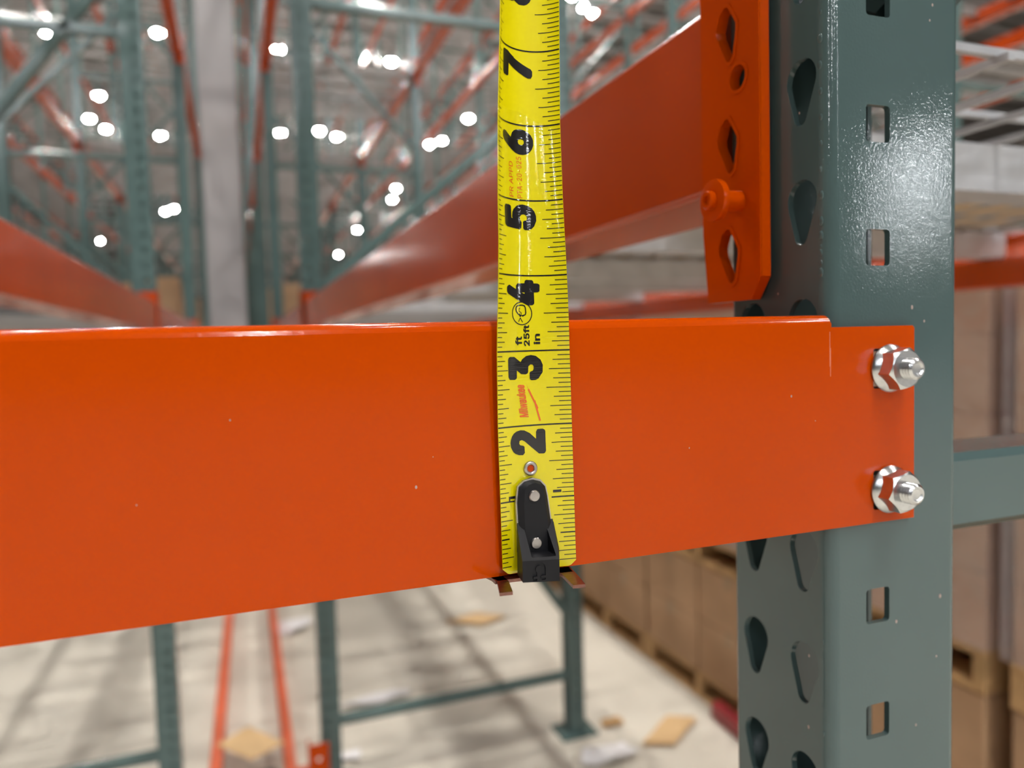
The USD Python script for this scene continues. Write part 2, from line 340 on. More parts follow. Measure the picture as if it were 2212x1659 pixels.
obj('connector_plate', cat(cp, rim, extrude(yz([(269.8, 1862), (269.8, 1676), (272.4, 1672), (272.4, 1862)]), -.0066, -.0058, 'x')), 'orange_paint', nb, 25)
obj('end_plate', box(-.0055, .05, NBL - .004, NBL, -.05, .13), 'orange_beam_paint', nb, False)
obj('end_plate', extrude(sbox(NBL - .004, -.054, NBL + .045, .135), -.0055, -.0012, 'x'), 'orange_beam_paint', nb, False)
wz = np.linspace(1.700, 1.86, 60)                                             # weld bead along the connector
wr = .0019 + .0007 * RNG.random(60)
ring = np.linspace(0, 2 * math.pi, 9)[:-1]
wv = np.array([[[-.0022 + r * math.cos(a), .0008 + r * math.sin(a) + .0005 * math.sin(k * 1.7), z - BZ[0]] for a in ring] for k, (z, r) in enumerate(zip(wz, wr))]).reshape(-1, 3)
wf = [[k * 8 + i, k * 8 + (i + 1) % 8, (k + 1) * 8 + (i + 1) % 8] for k in range(59) for i in range(8)] + [[k * 8 + i, (k + 1) * 8 + (i + 1) % 8, (k + 1) * 8 + i] for k in range(59) for i in range(8)]
obj('weld_bead', trimesh.Trimesh(wv, wf), 'orange_paint', nb, True)
st = lathe([(0, 0), (.0048, 0), (.0048, .0115), (.0092, .0122), (.0095, .0135), (.0092, .0152), (.0058, .0158), (.0042, .0158), (.0042, .0176), (.0034, .0184), (.002, .0184), (.0018, .0172), (0, .0172)], 40)
st.apply_transform(trimesh.transformations.rotation_matrix(-math.pi / 2, (0, 1, 0))); st.apply_translation([-.0055, .2850 - .3135, 1.7110 - BZ[0]])
obj('lock_stud', st, 'orange_paint', nb, 30)

# ------------------------------------------------------------------ orange row spacer across the picture
BY, BB, BT = .2362, 1.5701, 1.6573
sp = thing('row_spacer', 'flat orange steel cross beam in front, bolted to the green column at the right', 'rack beam', (0, BY, 0))
def arc(cx, cy, r, a0, a1, n=8): return [(cx + r * math.cos(math.radians(a)), cy + r * math.sin(math.radians(a))) for a in np.linspace(a0, a1, n)]
T, R_, DEP = .0028, .0052, .05
cprof = Polygon(arc(.0022, BB + .0022, .0022, 270, 180, 5) + arc(R_, BT - R_, R_, 180, 90, 10) + [(DEP, BT), (DEP, BT - T)] + arc(R_, BT - R_, R_ - T, 90, 180, 6) + [(T, BB + T), (DEP, BB + T), (DEP, BB)])
X0, X1, XP = -.2545, .2238, .2682
chan = extrude(affinity.translate(cprof, 0, 0), X0, X1, 'x')
face = Polygon([(-.2985, BB), (XP, BB), (XP, 1.6523 - .001), (XP - .001, 1.6523), (X1, 1.6523), (X1, 1.6540), (-.254, 1.6540), (-.254, 1.6523), (-.2985, 1.6523)])
hole = lambda x, z: sbox(x - .0083, z - .0083, x + .0080, z + .0083).buffer(-.001).buffer(.001, quad_segs=2)
BOLTS = [(.2540, 1.6347), (.2540, 1.5838)]
fh = face.difference(unary_union([hole(*b) for b in BOLTS] + [hole(-.284, z) for _, z in BOLTS]))
m_face = extrude(fh, 0.00002, T, 'y')
obj('channel', tri(mani(chan) + mani(m_face)), 'orange_paint', sp, 28)
for bx, bz in BOLTS:
    n = unary_union([Point(0, 0)]);
    fl_ = lathe([(.0045, 0), (.0098, 0), (.0101, .0009), (.0096, .0019), (.0077, .0036), (.0045, .0036)], 48)
    hexa = Polygon([(.0090 * math.cos(math.radians(a + 14)), .0090 * math.sin(math.radians(a + 14))) for a in range(0, 360, 60)])
    hx = tri(mani(extrude(hexa, .002, .0092)) ^ mani(lathe([(0, .0015), (.0089, .0015), (.0089, .0080), (.0074, .0092), (0, .0092)], 48)))
    shank = lathe([(0, -.012), (.0044, -.012), (.0044, .0092)] + [(.0044 - (.0005 if k % 2 else 0), .0092 + .0007 * k) for k in range(1, 7)] + [(.0040, .0138), (.0034, .0143), (.0028, .0143), (.0021, .0136), (0, .0134)], 36)
    R90 = trimesh.transformations.rotation_matrix(math.pi / 2, (1, 0, 0))
    for m in (fl_, hx, shank): m.apply_transform(R90); m.apply_translation([bx, -.0002, bz])
    b = obj('bolt', shank, 'zinc', sp, 30, 'threaded zinc bolt end')
    obj('flange_nut', cat(fl_, hx), 'zinc', b, 25)

obj('scratch', cat(box(.2228, .2231, -.00006, .0003, 1.6365, 1.6505), box(.2231, .2234, -.00005, .0003, 1.6325, 1.6440)), 'scratch_pink', sp, False, 'pale vertical scratch near the bolts')
obj('paint_chips', dots([(.0520, 0, 1.6035, 'y', 1.0), (.2037, 0, 1.6255, 'y', .9), (-.0037, 0, 1.6290, 'y', .6), (.1563, 0, 1.6085, 'y', .6), (.2155, 0, 1.6150, 'y', .5), (.058, 0, 1.6130, 'y', .4), (-.030, 0, 1.606, 'y', .5)], .0004, .12), 'chipped_pale', sp, True, None, 'stuff')

# ------------------------------------------------------------------ tape measure hooked under the spacer
tp = thing('tape_measure', 'yellow steel tape measure blade hooked upright over the orange beam', 'tape measure', (0, 0, 0))
BW = .0137
IN = .0254
XC, YC, Z0 = .0941, .2344, 1.5706
def ip(v, xs, ys): return np.interp(v / IN, xs, ys)
VS = np.linspace(-.01, .42, 861)
TH = np.radians(ip(VS, [3.3, 4.2, 6, 9, 16], [0, 3.0, 3.2, 3.2, 5]))
CYs = np.concatenate([[0], np.cumsum(np.sin((TH[1:] + TH[:-1]) / 2) * np.diff(VS))]); CZs = np.concatenate([[0], np.cumsum(np.cos((TH[1:] + TH[:-1]) / 2) * np.diff(VS))])
CYs -= np.interp(0, VS, CYs); CZs -= np.interp(0, VS, CZs)
def blade(u, v, off=0.0):
    u, v = np.asarray(u, float), np.asarray(v, float)
    a = ip(v, [0, 2, 3, 3.6, 4.4, 6, 8], [.18, .30, .45, .62, .78, .95, 1.08])
    tw = np.radians(ip(v, [0, 2, 3.3, 4.5, 7, 9], [0, 0, 2, 6, 10, 11]))
    xc = XC + ip(v, [0, 3.4, 5, 6, 8], [-.0004, -.0015, -.0018, -.0015, .0008])
    r = BW / a; ph = u / r
    x, w = (r - off) * np.sin(ph), r - (r - off) * np.cos(ph)
    xx, ww = x * np.cos(tw) + w * np.sin(tw), w * np.cos(tw) - x * np.sin(tw)
    th = np.interp(v, VS, TH)
    return np.stack([xc + xx, YC + np.interp(v, VS, CYs) - ww * np.cos(th), Z0 + np.interp(v, VS, CZs) + ww * np.sin(th)], -1)
VEND = 13.2 * IN
def shell(u0, u1, v0f, v1f, o0, o1, nu=28, dv=.0022, corner=0.0):
    """Closed thin shell over the blade; v1f/v0f may depend on u."""
    us = np.linspace(u0, u1, nu + 1); nv = int(np.ceil((np.max(v1f(us)) - np.min(v0f(us))) / dv))
    t = np.linspace(0, 1, nv + 1)[:, None]; V = v0f(us)[None] * (1 - t) + v1f(us)[None] * t; U = np.repeat(us[None], nv + 1, 0)
    A, B = blade(U, V, o0), blade(U, V, o1)
    vs = np.concatenate([A.reshape(-1, 3), B.reshape(-1, 3)]); w = nu + 1; N = (nv + 1) * w
    f = []
    i, j = np.meshgrid(np.arange(nv), np.arange(nu), indexing='ij'); q = (i * w + j).ravel()
    f += [np.stack([q, q + w, q + 1], 1), np.stack([q + 1, q + w, q + w + 1], 1)]
    q2 = q + N; f += [np.stack([q2, q2 + 1, q2 + w], 1), np.stack([q2 + 1, q2 + w + 1, q2 + w], 1)]
    loop = np.concatenate([np.arange(nu), np.arange(nv) * w + nu, nv * w + np.arange(nu, 0, -1), np.arange(nv, 0, -1) * w])
    nx = np.roll(loop, -1); f += [np.stack([loop, nx, loop + N], 1), np.stack([nx, nx + N, loop + N], 1)]
    m = trimesh.Trimesh(vs, np.concatenate(f), process=False); m.fix_normals(); return m
tip = lambda us: .0006 + np.maximum(0, np.abs(us) - .0115) * .9
bl = obj('blade', shell(-BW, BW, tip, lambda us: us * 0 + VEND, -.00025, 0, 30), 'blade_yellow', tp, 40)

def on_blade(g, off=.00010, size=.0011):
    out = []
    for p in polys(g):
        v2, f2 = trimesh.creation.triangulate_polygon(p, engine='earcut')
        v3 = np.column_stack([v2, np.zeros(len(v2))])
        v3, f3 = trimesh.remesh.subdivide_to_size(v3, f2, size, max_iter=12)
        P = blade(v3[:, 0], v3[:, 1], off); m = trimesh.Trimesh(P, f3, process=False)
        n = m.face_normals.mean(0)
        if n[1] > 0: m.invert()
        out.append(m)
    return cat(*out)

def glyph(text, bold=True):
    m = meshkit.text_mesh(text, 1.0, .01, bold)
    keep = m.face_normals[:, 2] > .9
    T3 = m.vertices[m.faces[keep]][:, :, :2]
    return unary_union([Polygon(t).buffer(1e-4) for t in T3])
def place(g, u_top, u_bot, v0, v1, shear=0.0):
    """Fits a glyph so that it reads up the blade: its top towards -u, its start at v0."""
    if shear: g = affinity.skew(g, xs=math.degrees(math.atan(shear)))
    a, b, c, d = g.bounds
    sx, sy = (v1 - v0) / (c - a), (u_bot - u_top) / (d - b)
    return affinity.affine_transform(g, [0, -sy, sx, 0, u_bot + sy * b, v0 - sx * a])

def heavy(ch):
    g = glyph(ch); return g.buffer(.07, join_style=2).simplify(.012)
for n in range(2, 13):
    g = place(heavy(str(n)), -.0090, .0042, n * IN - .0100 if n < 10 else n * IN - .018, n * IN - .0014)
    obj('printed_number', on_blade(g), 'print_black', bl, False)
for u0, u1, vv in ((-.0104, -.0076, 1.035), (.0062, .0086, 1.062)):                 # the two small ones beside the hook plate
    d1 = unary_union([sbox(u0, vv * IN, u1, vv * IN + .0009), sbox(u0, vv * IN - .0008, u0 + .0005, vv * IN + .0005)] if u0 < 0 else [sbox(u0, vv * IN, u1 + .0006, vv * IN + .0009)])
    obj('printed_number', on_blade(d1), 'print_black', bl, False)
ticks, lines = [], []
for k in range(2, 16 * 13):
    v = k * IN / 16
    if k % 16 == 0:
        for a, b in ((-BW, -.0055), (.0056, BW)) if k == 16 else ((-BW, BW),): lines.append(sbox(a, v - .00024, b, v + .00024))
        continue
    l, r = {0: (.0056, .0094), 8: (.0050, .0085) if k > 16 else (.0030, .0053), 4: (.0045, .0074), 12: (.0045, .0074)}.get(k % 16, (.0034, .0060) if k % 2 == 0 else (.0022, .0042))
    hw = .00013 if k != 8 else .00022
    ticks += [sbox(-BW, v - hw, -BW + l, v + hw), sbox(BW - r, v - hw, BW, v + hw)]
for l_ in lines: obj('inch_line', on_blade(l_), 'print_black', bl, False)
obj('tick_marks', on_blade(MultiPolygon(ticks)), 'print_black', bl, False, None, 'stuff')
# small print: "ft / 25ft / in", the loop pictogram, the approval stamp and the maker's red script
for text, ut, ub, v0, v1 in (('ft', -.0058, -.0031, 3.080 * IN, 3.195 * IN), ('25ft', -.0025, -.0002, 3.065 * IN, 3.345 * IN), ('in', .0012, .0036, 3.085 * IN, 3.225 * IN)):
    obj('unit_print', on_blade(place(glyph(text).buffer(.02), ut, ub, v0, v1), size=.0006), 'print_black', bl, False)
ring_ = Point(-.0029, 3.50 * IN).buffer(.00385, 24); picto = [ring_.buffer(.00012).difference(ring_.buffer(-.00022))]
def stroke(pts, w): return LineString([(-.0029 + a * .001, 3.50 * IN + b * .001) for a, b in pts]).buffer(w / 2, quad_segs=3)
picto += [stroke([(-.4, -.7), (-1.3, -.3), (-2.1, .6), (-2.3, 1.5), (-2.0, 2.3), (-1.2, 2.7), (.4, 2.75), (1.2, 2.5), (1.5, 1.8), (1.6, .2), (1.4, -.4), (.9, -.65), (.2, -.75)], .00042),
          stroke([(-.6, 1.8), (-1.0, 1.6), (-1.05, .7), (-.5, .5), (-.1, .1), (-.2, -.7), (-.5, -1.1), (-.9, -.9), (-.7, .0)], .00022), stroke([(.1, -.8), (.5, -1.0)], .0003),
          stroke([(-1.3, -2.7), (-.6, -1.5), (.2, -2.9)], .00028)]
obj('pictogram_print', on_blade(unary_union(picto), size=.0008), 'print_black', bl, False)
for text, ut, ub, v0, v1 in (('PR APPD', -.0060, -.0041, 5.035 * IN, 5.495 * IN), ('PTA-20-025', -.0025, -.0004, 5.03 * IN, 5.575 * IN)):
    obj('stamp_print', on_blade(place(glyph(text, False), ut, ub, v0, v1), size=.0008), 'print_red', bl, False)
script = affinity.skew(glyph('Milwaukee').buffer(.03), xs=18)
sx0, sy0, sx1, sy1 = script.bounds
obj('maker_print', on_blade(affinity.rotate(place(script, -.0057, -.0022, 2.105 * IN, 2.555 * IN), 6.5, origin=(-.004, 2.33 * IN)), size=.0007), 'print_red', bl, False)
flash = unary_union([q.buffer(0) for q in (Polygon([(-.0024, 2.58 * IN), (-.0013, 2.49 * IN), (-.0012, 2.47 * IN)]), Polygon([(-.0015, 2.485 * IN), (-.0004, 2.40 * IN), (-.0002, 2.41 * IN), (-.0011, 2.49 * IN)]),
                    Polygon([(-.0013, 2.48 * IN), (.0017, 2.23 * IN), (.0014, 2.26 * IN), (.0005, 2.33 * IN)]).buffer(.0003), Polygon([(.0006, 2.325 * IN), (.0009, 2.33 * IN), (.0026, 2.06 * IN), (.0023, 2.06 * IN)]).buffer(.00016))])
obj('maker_print', on_blade(flash, size=.0008), 'print_red', bl, False)

# eyelet, hook, black cover, rivets
def facing(mesh, x, z, yy):
    mesh.apply_transform(trimesh.transformations.rotation_matrix(math.pi / 2, (1, 0, 0))); mesh.apply_translation([x, yy, z]); return mesh
ey = trimesh.creation.torus(.00185, .0007, 28, 10); obj('eyelet', facing(ey, .0914, 1.6067, YC - .0004), 'steel', bl, True)
obj('eyelet_hole', facing(lathe([(0, 0), (.0014, 0), (.0014, .0003), (0, .0003)], 20), .0914, 1.6067, YC - .0001), 'orange_paint', bl, False)
hk = obj('hook', cat(*[extrude(Polygon(p), 1.5688, 1.5699) for p in (
    [(.0745, .2208), (.0788, .2203), (.0812, .2308), (.0812, .2440), (.0752, .2440), (.0778, .2330)],
    [(.0989, .2177), (.1030, .2170), (.1052, .2288), (.1075, .2440), (.1012, .2440), (.1003, .2290)],
    [(.0770, .2325), (.1050, .2310), (.1068, .2440), (.0770, .2440)])]), 'hook_steel', tp, False, 'bare steel hook with two short ears')
plate2 = Polygon([(.0856, 1.575), (.0851, 1.596), (.0858, 1.6012), (.0880, 1.6030), (.0912, 1.6036), (.0940, 1.6028), (.0958, 1.6008), (.0965, 1.5975), (.0982, 1.584), (.0985, 1.575)]).buffer(.0002)
def ext_y(poly, ya, yb): return extrude(poly, ya, yb, 'y')
obj('hook_plate', ext_y(plate2, .2318, .2330), 'steel', hk, 25)
cov = plate2.buffer(-.0006)
inner = affinity.scale(cov, .62, .9, origin=(.0915, 1.586))
base = mani(ext_y(cov, .2304, .2318)); 
hullp = np.array([(x, yy, z) for x, z in (lambda c: list(c.exterior.coords)[:-1])(cov.simplify(.0002)) for yy in (.2312, .2318)] + [(x, .2300, z) for x, z in list(affinity.scale(cov, .72, .95, origin=(.0916, 1.587)).simplify(.0002).exterior.coords)[:-1]])
body = m3.Manifold.hull_points(hullp.tolist())
blk = m3.Manifold.hull_points([[x, yy, z] for x, yy, z in (
    [(.0832, .2225, 1.5715), (.0963, .2225, 1.5703), (.0832, .2225, 1.5786), (.0963, .2225, 1.5776)] + [(.0848, .2318, 1.5713), (.0992, .2318, 1.5703), (.0850, .2318, 1.5885), (.0985, .2318, 1.5880)] + [(.0842, .2275, 1.5826), (.0982, .2268, 1.5800)])])
prong = m3.Manifold.hull_points([[x, yy, z] for x, yy, z in [(.0843, .228, 1.583), (.0978, .227, 1.581), (.0850, .2306, 1.5868), (.0972, .2302, 1.5866), (.0852, .2318, 1.589), (.0982, .2318, 1.589), (.0848, .2318, 1.579), (.0985, .2318, 1.579)]])
recess = mani(ext_y(Polygon([(.0872, 1.5795), (.0952, 1.5790), (.0946, 1.596), (.0880, 1.596)]).buffer(.0004), .2100, .2303))
cover = (blk + prong) - recess
arch = unary_union([Point(.0890, 1.5752).buffer(.0023), sbox(.0867, 1.5715, .0913, 1.5752)]).difference(unary_union([Point(.0890, 1.5752).buffer(.0012), sbox(.0882, 1.5700, .0898, 1.5752)]))
tabs_ = unary_union([sbox(.0868, 1.5722, .0885, 1.5730), sbox(.0895, 1.5722, .0912, 1.5730)])
cover = cover - mani(ext_y(arch, .2200, .2229))
obj('hook_cover', tri(cover + body), 'black_plastic', hk, 25, 'moulded black plastic hook cover')
obj('cover_emblem', cat(*[ext_y(t, .2222, .2230) for t in polys(tabs_)]), 'black_plastic', hk, False)
for x, z in ((.0909, 1.5980), (.0911, 1.5818)):
    obj('rivet', facing(lathe([(0, 0), (.0020, 0), (.0020, .0007), (.0017, .0011), (0, .0012)], 28), x, z, .2303), 'steel', hk, 25)

# ------------------------------------------------------------------ left near frame and the rest of both rows
FP = 2.511
FY = [NY + FP * k for k in range(13)]
rows = {'R1': (.217, 1, 'right of the flue'), 'L1': (-.255, -1, 'left of the flue'), 'R2': (3.36, 1, 'across the right aisle'), 'L2': (-3.62, -1, 'across the left aisle'),
        'R3': (4.95, 1, 'beyond the right aisle'), 'L3': (-5.2, -1, 'beyond the left aisle')}
def frame_loc(row, k):
    x, s, _ = rows[row]
    return (x, FY[k] if s > 0 else FY[k] + PD, 0), (0 if s > 0 else 180)
ORD = ['first', 'second', 'third', 'fourth', 'fifth', 'sixth', 'seventh', 'eighth', 'ninth', 'tenth', 'eleventh', 'twelfth', 'thirteenth']
colm = column_mesh(.008, 10.0, .1, 4.6, lod=1)
colf = column_mesh(.008, 10.0, lod=1)
for k, (row, lab) in enumerate((('R1', 'second green rack frame on the right, standing on a foot plate below the tape'), ('L1', 'second green rack frame on the left, its column left of the grey pillar'))):
    loc, rz = frame_loc(row, 1)
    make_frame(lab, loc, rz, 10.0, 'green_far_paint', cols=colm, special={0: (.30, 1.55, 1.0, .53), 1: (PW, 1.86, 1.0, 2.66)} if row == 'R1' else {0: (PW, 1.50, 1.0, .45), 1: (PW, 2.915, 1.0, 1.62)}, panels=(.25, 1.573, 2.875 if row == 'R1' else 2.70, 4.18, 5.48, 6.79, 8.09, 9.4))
l0, rz0 = frame_loc('L1', 0)
make_frame('near green rack frame holding the left end of the orange cross beam', l0, rz0, 10.0, 'green_paint', cols=colf)
far = None
for row in rows:
    for k in range(13):
        if row in ('R1', 'L1') and k < 2: continue
        loc, rz = frame_loc(row, k); s = rows[row][1]
        xs = sorted((loc[0], loc[0] + s * FD))
        if not in_view((xs[0], FY[k], 0), (xs[1], FY[k] + PD, 10.0)): continue
        if row in ('R1', 'L1') and k == 2: lab, g = f'third green rack frame {"right" if row == "R1" else "left"} of the grey pillar', None
        else: lab, g = f'{ORD[k]} green upright frame of the rack row {rows[row][2]}, counted from the camera', f'far frames {rows[row][2]}'
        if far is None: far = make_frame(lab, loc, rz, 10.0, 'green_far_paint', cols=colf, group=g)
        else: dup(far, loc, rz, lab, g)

# beams: an instance for each level and bay that can be seen, the smallest ones as one lot
cand = []
for row, (x, s, where) in rows.items():
    for k in range(12):
        for lv, z in enumerate(BZ):
            for outer in (0, 1):
                if row == 'R1' and k == 0 and lv == 0 and not outer: continue
                xf = x + s * (FD if outer else 0)                 # face of the column the beam hooks on
                face_dir = -s if not outer else s                  # where the beam's front looks
                y0, y1 = FY[k] + PD + .006, FY[k + 1] - .006
                xb = (xf, xf - face_dir * .063)
                a = in_view((min(xb), y0, z), (max(xb), y1, z + BH))
                if a: cand.append((a, row, k, lv, outer, xf, face_dir, y0, y1, z))
cand.sort(key=lambda c: -c[0])
bproto, LB = None, FP - PD - .012
def beam_at(c):
    _, row, k, lv, outer, xf, fd, y0, y1, z = c
    return ((xf, y0, z), 0) if fd < 0 else ((xf, y1, z), 180)
names = ['lowest', 'second', 'third', 'fourth', 'fifth']
special = {('L1', 0, 0, 0): 'orange rack beam slanting down from the left edge to the left flue column', ('R1', 0, 0, 1): 'orange step beam behind the decking on the aisle side of the near right bay',
           ('L1', 1, 1, 0): 'dark red overhead beam left of the grey pillar', ('R1', 1, 1, 0): 'dark red overhead beam right of the grey pillar', ('L1', 0, 0, 1): 'orange aisle side beam of the near left bay'}
rest = []
for n, c in enumerate(cand):
    if n >= 285: rest.append(c); continue
    _, row, k, lv, outer = c[:5]
    lab = special.get((row, k, lv, outer)) or f'orange beam, {names[lv]} level, {ORD[k]} bay, {"aisle" if outer else "flue"} side of the row {rows[row][2]}'
    g = None if (row, k, lv, outer) in special else f'{names[lv]} level beams {rows[row][2]}'
    loc, rz = beam_at(c)
    if bproto is None:
        bproto = thing('rack_beam', lab, 'rack beam', loc, rz, g); make_beam_parts(bproto, LB, 'orange_beam_paint')
    else: dup(bproto, loc, rz, lab, g)
def lot(name, label, cat_, mesh, mat, places):
    ms = []
    for loc, rz in places:
        m = mesh.copy(); m.apply_transform(trimesh.transformations.rotation_matrix(math.radians(rz), (0, 0, 1))); m.apply_translation(loc); ms.append(m)
    if ms: data(obj(name, cat(*ms), mat, None, False), label, cat_, None, 'stuff')
lot('distant_beam', 'tiny orange beams of the farthest racks', 'rack beam', box(0, .063, 0, LB, 0, BH), 'orange_beam_paint', [beam_at(c) for c in rest])

# wire decks lie on the beams
DZ = .050
ND = (1.19, FD - .024, 13, 17)
nd0 = make_deck('galvanised wire deck in the near right bay beside the punched column', (NX + .012, .325, BZ[0] + BH), *ND, (.175, .605, 1.055))
data(obj('slip_sheet', rbox(NX + .34, NX + .98, .62, 2.35, BZ[0] + BH + .0105, BZ[0] + BH + .018, .002), 'cardboard_pale'), 'tan board lying on the wire decks of the near right bay', 'cardboard')
dup(nd0, (NX + .012, 1.535, BZ[0] + BH), 0, 'galvanised wire deck in the far half of the near right bay')
NO_DECK = set([('L1', 1, 1, 1), ('L1', 2, 1, 0), ('L1', 2, 1, 1), ('L1', 3, 2, 1), ('L1', 4, 1, 0), ('L1', 4, 1, 1), ('L1', 5, 2, 1), ('L1', 5, 3, 1), ('L2', 7, 4, 1), ('L2', 10, 4, 1), ('L2', 11, 2, 0), ('L2', 11, 4, 0), ('R1', 1, 1, 1), ('R1', 2, 1, 1), ('R1', 3, 2, 1), ('R1', 5, 2, 0), ('R1', 5, 3, 1), ('R1', 8, 3, 0), ('R2', 2, 2, 1), ('R2', 3, 2, 0), ('R2', 4, 2, 1), ('R2', 5, 2, 0), ('R2', 7, 2, 0), ('R2', 7, 2, 1), ('R2', 7, 4, 1), ('R2', 9, 2, 1), ('R2', 10, 4, 1), ('R3', 4, 3, 0), ('R3', 4, 3, 1), ('R3', 7, 3, 0), ('R3', 7, 3, 1), ('R3', 8, 3, 0), ('R3', 10, 3, 0), ('R3', 10, 3, 1), ('R3', 11, 3, 0)])     # halves of bays left without decking
dcand = []
for row, (x, s, where) in rows.items():
    for k in range(12):
        for lv, z in enumerate(BZ):
            for half in (0, 1):
                if (row == 'R1' and k == 0 and lv == 0) or (row, k, lv, half) in NO_DECK: continue
                xa, xb = sorted((x + s * .012, x + s * (FD - .012)))
                y0 = FY[k] + PD + .02 + half * 1.205
                a = in_view((xa, y0, z + .05), (xb, y0 + 1.18, z + .1), 60)
                if a: dcand.append((a, row, k, lv, half, xa, y0, z + BH))
dcand.sort(key=lambda c: -c[0])
dproto, rest = None, []
print('CANDS', len(cand), len(dcand))
for n, c in enumerate(dcand):
    _, row, k, lv, half, xa, y0, z = c
    if row == 'L1' and k == 0 and lv == 0:
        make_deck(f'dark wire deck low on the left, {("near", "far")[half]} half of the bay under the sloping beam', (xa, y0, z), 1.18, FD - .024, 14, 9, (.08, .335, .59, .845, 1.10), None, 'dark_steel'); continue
    if n >= 260: rest.append(((xa, y0, z), 0)); continue
    lab = f'wire deck, {names[lv]} level, {("near", "far")[half]} half of {ORD[k]} bay, row {rows[row][2]}'; g = f'{names[lv]} level wire decks {rows[row][2]}'
    if dproto is None: dproto = make_deck(lab, (xa, y0, z), 1.18, FD - .024, 14, 9, (.08, .335, .59, .845, 1.10), g, 'dull_zinc')
    else: dup(dproto, (xa, y0, z), 0, lab, g)
lot('distant_wire_deck', 'wire decks of the farthest racks', 'wire deck', cat(deck_mesh(1.18, FD - .024, 9, 5, .006), *[box(.055, FD - .08, yc - .02, yc + .02, -.035, 0) for yc in (.2, 1.0)]), 'dull_zinc', rest)

# ------------------------------------------------------------------ grey building column in the flue
cl = thing('building_column', 'wide grey steel building column standing in the gap between the rack rows', 'column', (-.075, 6.6, 0))
obj('shaft', rbox(-.145, .145, -.145, .145, .02, CZ + .5, .015), 'column_grey', cl)
obj('base_plate', rbox(-.2, .2, -.2, .2, 0, .025, .004), 'column_grey', cl)

# ------------------------------------------------------------------ stored rails, cardboard and litter on the floor
for n, (x0, x1, lab) in enumerate(((-.155, -.115, 'left orange rail lying on the floor of the flue'), (.088, .128, 'right orange rail lying on the floor of the flue'))):
    t = thing('floor_rail', lab, 'rail', (0, 0, 0))
    sh = .03 if n == 0 else 0
    obj('rail_body', bar(((x0 + x1) / 2 - sh, 2.45, .047), ((x0 + x1) / 2 + .004, 4.9, .047), .042, .088), 'orange_rail_paint', t)
    obj('end_plate', rbox(x1 - .01 if n else x0 - .07 - sh, x1 + .012 if n else x0 + .01 - sh, 2.40, 2.452, .0, .19, .003), 'orange_rail_paint', t)
t = thing('rail_bracket', 'small orange connector bracket standing beside the right floor rail', 'bracket', (.20, 2.66, 0))
obj('bracket_plate', extrude(sbox(-.03, 0, .035, .235).difference(unary_union([Point(0, z).buffer(.009) for z in (.06, .12, .18)])), 0, .006, 'y'), 'orange_paint', t, False)
obj('bracket_leg', rbox(-.036, -.03, 0, .05, 0, .235, .001), 'orange_paint', t)
obj('bracket_arm', rbox(-.078, -.03, .0, .04, .085, .15, .004), 'orange_rail_paint', t)
t = thing('cardboard_sheet', 'square of tan cardboard laid across the two floor rails', 'cardboard', (-.03, 3.035, .096))
sq_ = Polygon([(-.125, .035), (-.01, .14), (.125, -.05), (0, -.13)])
obj('sheet', extrude(sq_, 0, .005), 'cardboard_pale', t, False)
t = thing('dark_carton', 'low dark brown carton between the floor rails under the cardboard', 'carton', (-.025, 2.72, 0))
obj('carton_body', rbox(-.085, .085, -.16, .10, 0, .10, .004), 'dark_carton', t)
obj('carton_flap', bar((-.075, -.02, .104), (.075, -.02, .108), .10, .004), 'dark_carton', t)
def scrap(name, label, c, pts, mat, curl=.012, th=.003):
    poly = Polygon(pts); v, f = trimesh.creation.triangulate_polygon(poly, engine='earcut')
    v, f = trimesh.remesh.subdivide_to_size(np.column_stack([v, v[:, 0] * 0]), f, .04)
    z = .004 + curl * meshkit.noise(v * 14 + np.array([c[0] * 7, c[1] * 5, 0]))
    top, bot = v.copy(), v.copy(); top[:, 2] = z + th; bot[:, 2] = np.maximum(z - .0, .001)
    m = trimesh.Trimesh(np.vstack([top, bot]), np.vstack([f, f[:, ::-1] + len(v)]), process=False)
    m.apply_translation([c[0], c[1], 0]); data(obj(name, m, mat, None, 40), label, 'litter')
scrap('paper_scrap', 'white crumpled paper on the floor left of the right flue column', (.20, 4.45), [(-.10, -.05), (.02, -.10), (.13, .0), (.10, .10), (-.06, .09)], 'paper_white', .05)
scrap('paper_scrap', 'long white paper strip on the floor behind the low brace', (.52, 3.38), [(-.17, .0), (-.05, -.05), (.14, -.02), (.17, .03), (0, .05)], 'paper_white', .03)
scrap('paper_scrap', 'white film scrap on the floor right of the foot plate', (1.28, 2.54), [(-.12, -.02), (0, -.06), (.13, -.03), (.10, .05), (-.08, .05)], 'paper_white', .04)
scrap('paper_scrap', 'small white paper scrap low beside the orange bracket', (.335, 2.94), [(-.04, -.02), (.04, -.03), (.05, .03), (-.03, .04)], 'paper_white', .02)
scrap('board_scrap', 'pale plywood offcut on the floor behind the diagonal brace', (1.22, 4.12), [(-.16, .05), (.06, .10), (.20, -.02), (.02, -.09)], 'cardboard_pale', .008, .012)
scrap('board_scrap', 'pale tan board on the floor near the pallets', (1.62, 2.62), [(-.17, -.06), (-.05, -.11), (.15, .03), (.04, .09)], 'cardboard_pale', .006, .012)
scrap('board_scrap', 'small tan chip on the floor beyond the foot plate', (1.42, 2.76), [(-.05, -.02), (.05, -.02), (.04, .03), (-.04, .03)], 'pine', .01, .01)

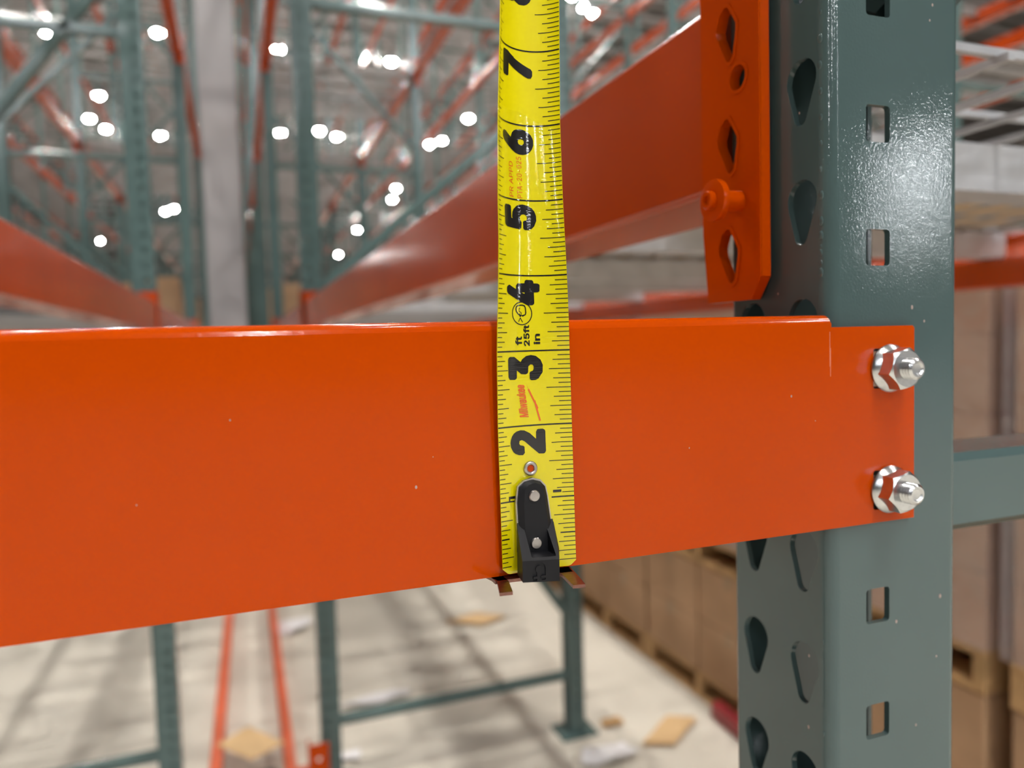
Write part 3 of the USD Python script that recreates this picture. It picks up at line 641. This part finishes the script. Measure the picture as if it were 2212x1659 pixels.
# ------------------------------------------------------------------ pallet loads in the right aisle
def make_pallet(t_label, loc, L, group=None):
    t = thing('wood_pallet', t_label, 'pallet', loc, 0, group)
    Dp = 1.0
    for k in range(3): obj('stringer', rbox(.0, Dp, k * (L - .04) / 2, k * (L - .04) / 2 + .04, .02, .105, .003), 'pine', t)
    for k in range(7):
        x = k * (Dp - .10) / 6
        obj('deck_board', rbox(x, x + .10, 0, L, .105, .125, .002), 'pine', t)
    for k in range(3):
        x = k * (Dp - .12) / 2
        obj('base_board', rbox(x, x + .12, 0, L, 0, .02, .002), 'pine', t)
    return t
TIER = ['bottom', 'next', 'third', 'fourth', 'top']
carton0 = {}
def carton(label, loc, size, group):
    key = size
    if key in carton0: return dup(carton0[key], loc, 0, label, group)
    w, d, h = size
    t = thing('carton', label, 'carton', loc, 0, group)
    obj('carton_body', rbox(0, w, 0, d, 0, h, .004), 'cardboard', t)
    obj('tape_strip', cat(box(-.0006, w + .0006, d / 2 - .025, d / 2 + .025, h - .0005, h + .0008), box(-.0008, .0002, d / 2 - .025, d / 2 + .025, h - .06, h + .0008)), 'pack_tape', t, False)
    carton0[key] = t
    return t
PX = 1.90
spots = [(.47, .90), (1.44, .90), (2.38, .88), (3.30, .90), (4.26, .9), (5.22, .9)]
ords = ['nearest', 'second', 'third', 'fourth', 'fifth', 'last']
pal0 = None
def pallet(label, loc):
    global pal0
    if pal0 is None: pal0 = make_pallet(label, loc, .90)
    else: dup(pal0, loc, 0, label)
for n, (y0, L) in enumerate(spots):
    w, d = .49, .44
    pallet(f'wooden pallet on the floor under the {ords[n]} carton load of the right aisle', (PX, y0, 0))
    z = .1255
    for k in range(2):
        for i in range(2):
            for j in range(2): carton(f'brown carton, lower load, {TIER[k]} tier, {("front", "back")[i]} {("near", "far")[j]} corner of the {ords[n]} pallet load', (PX + .004 + i * (w + .006), y0 + .004 + j * (d + .012) - .0, z), (w, d, .25), f'lower cartons of the {ords[n]} load')
        z += .2515
    pallet(f'wooden pallet between lower and upper cartons of the {ords[n]} load', (PX, y0, z + .002))
    z += .1285; za = z
    tiers = 5 if n < 3 else 4
    for k in range(tiers):
        for i in range(2):
            for j in range(2): carton(f'brown carton, upper load, {TIER[k]} tier, {("front", "back")[i]} {("near", "far")[j]} corner of the {ords[n]} pallet load', (PX + .004 + i * (w + .006), y0 + .004 + j * (d + .012), z), (w, d, .218), f'upper cartons of the {ords[n]} load')
        z += .2195
    if n < 4:
        lo_, hi_ = np.array([PX - .012, y0 - .012, za + .002]), np.array([PX + 1.0, y0 + .92, z + .012])
        b = trimesh.creation.box(hi_ - lo_); b = b.subdivide().subdivide().subdivide(); b.apply_translation((lo_ + hi_) / 2)
        keep = ~((b.triangles_center[:, 2] < lo_[2] + .001)); b.update_faces(keep)
        b.vertices += (.012 * (meshkit.noise(b.vertices * 6) - .5))[:, None] * np.array([1, 1, .7]) * (np.abs(b.vertices[:, 2:3] - lo_[2]) > .01)
        data(obj('stretch_wrap', b, 'stretch_film', None, 50), f'lilac tinted stretch film around the {ords[n]} carton load', 'film')
# goods on the decks farther down both rows
shelf_c = {}
for row in ('R1', 'L1'):
    x, sd, where = rows[row]
    for k in range(3, 10):
        for lv in (0,):
            for half in (0, 1):
                if (row, k, lv, half) in NO_DECK or RNG.random() < .2: continue
                w_, d_, h_ = ((.62, .70, .5), (.50, .52, .66))[int(RNG.random() < .5)]
                xa = x + (.18 + .2 * RNG.random() if sd > 0 else -.18 - .2 * RNG.random() - w_)
                loc = (xa, FY[k] + PD + .12 + half * 1.205 + .2 * RNG.random(), BZ[lv] + BH + .0105)
                lab = f'brown carton on the {names[lv]} level, {("near", "far")[half]} half of {ORD[k]} bay, row {where}'
                if not in_view(loc, np.array(loc) + (w_, d_, h_), 60): continue
                carton(lab, loc, (w_, d_, h_), f'cartons stored on the racks {where}')
t = thing('pallet_guard', 'low dark red rail on the floor at the foot of the pallets', 'rail', (1.78, 1.9, 0))
obj('guard_bar', bar((0, -.6, .04), (.09, .75, .04), .06, .075), 'red_rail', t)
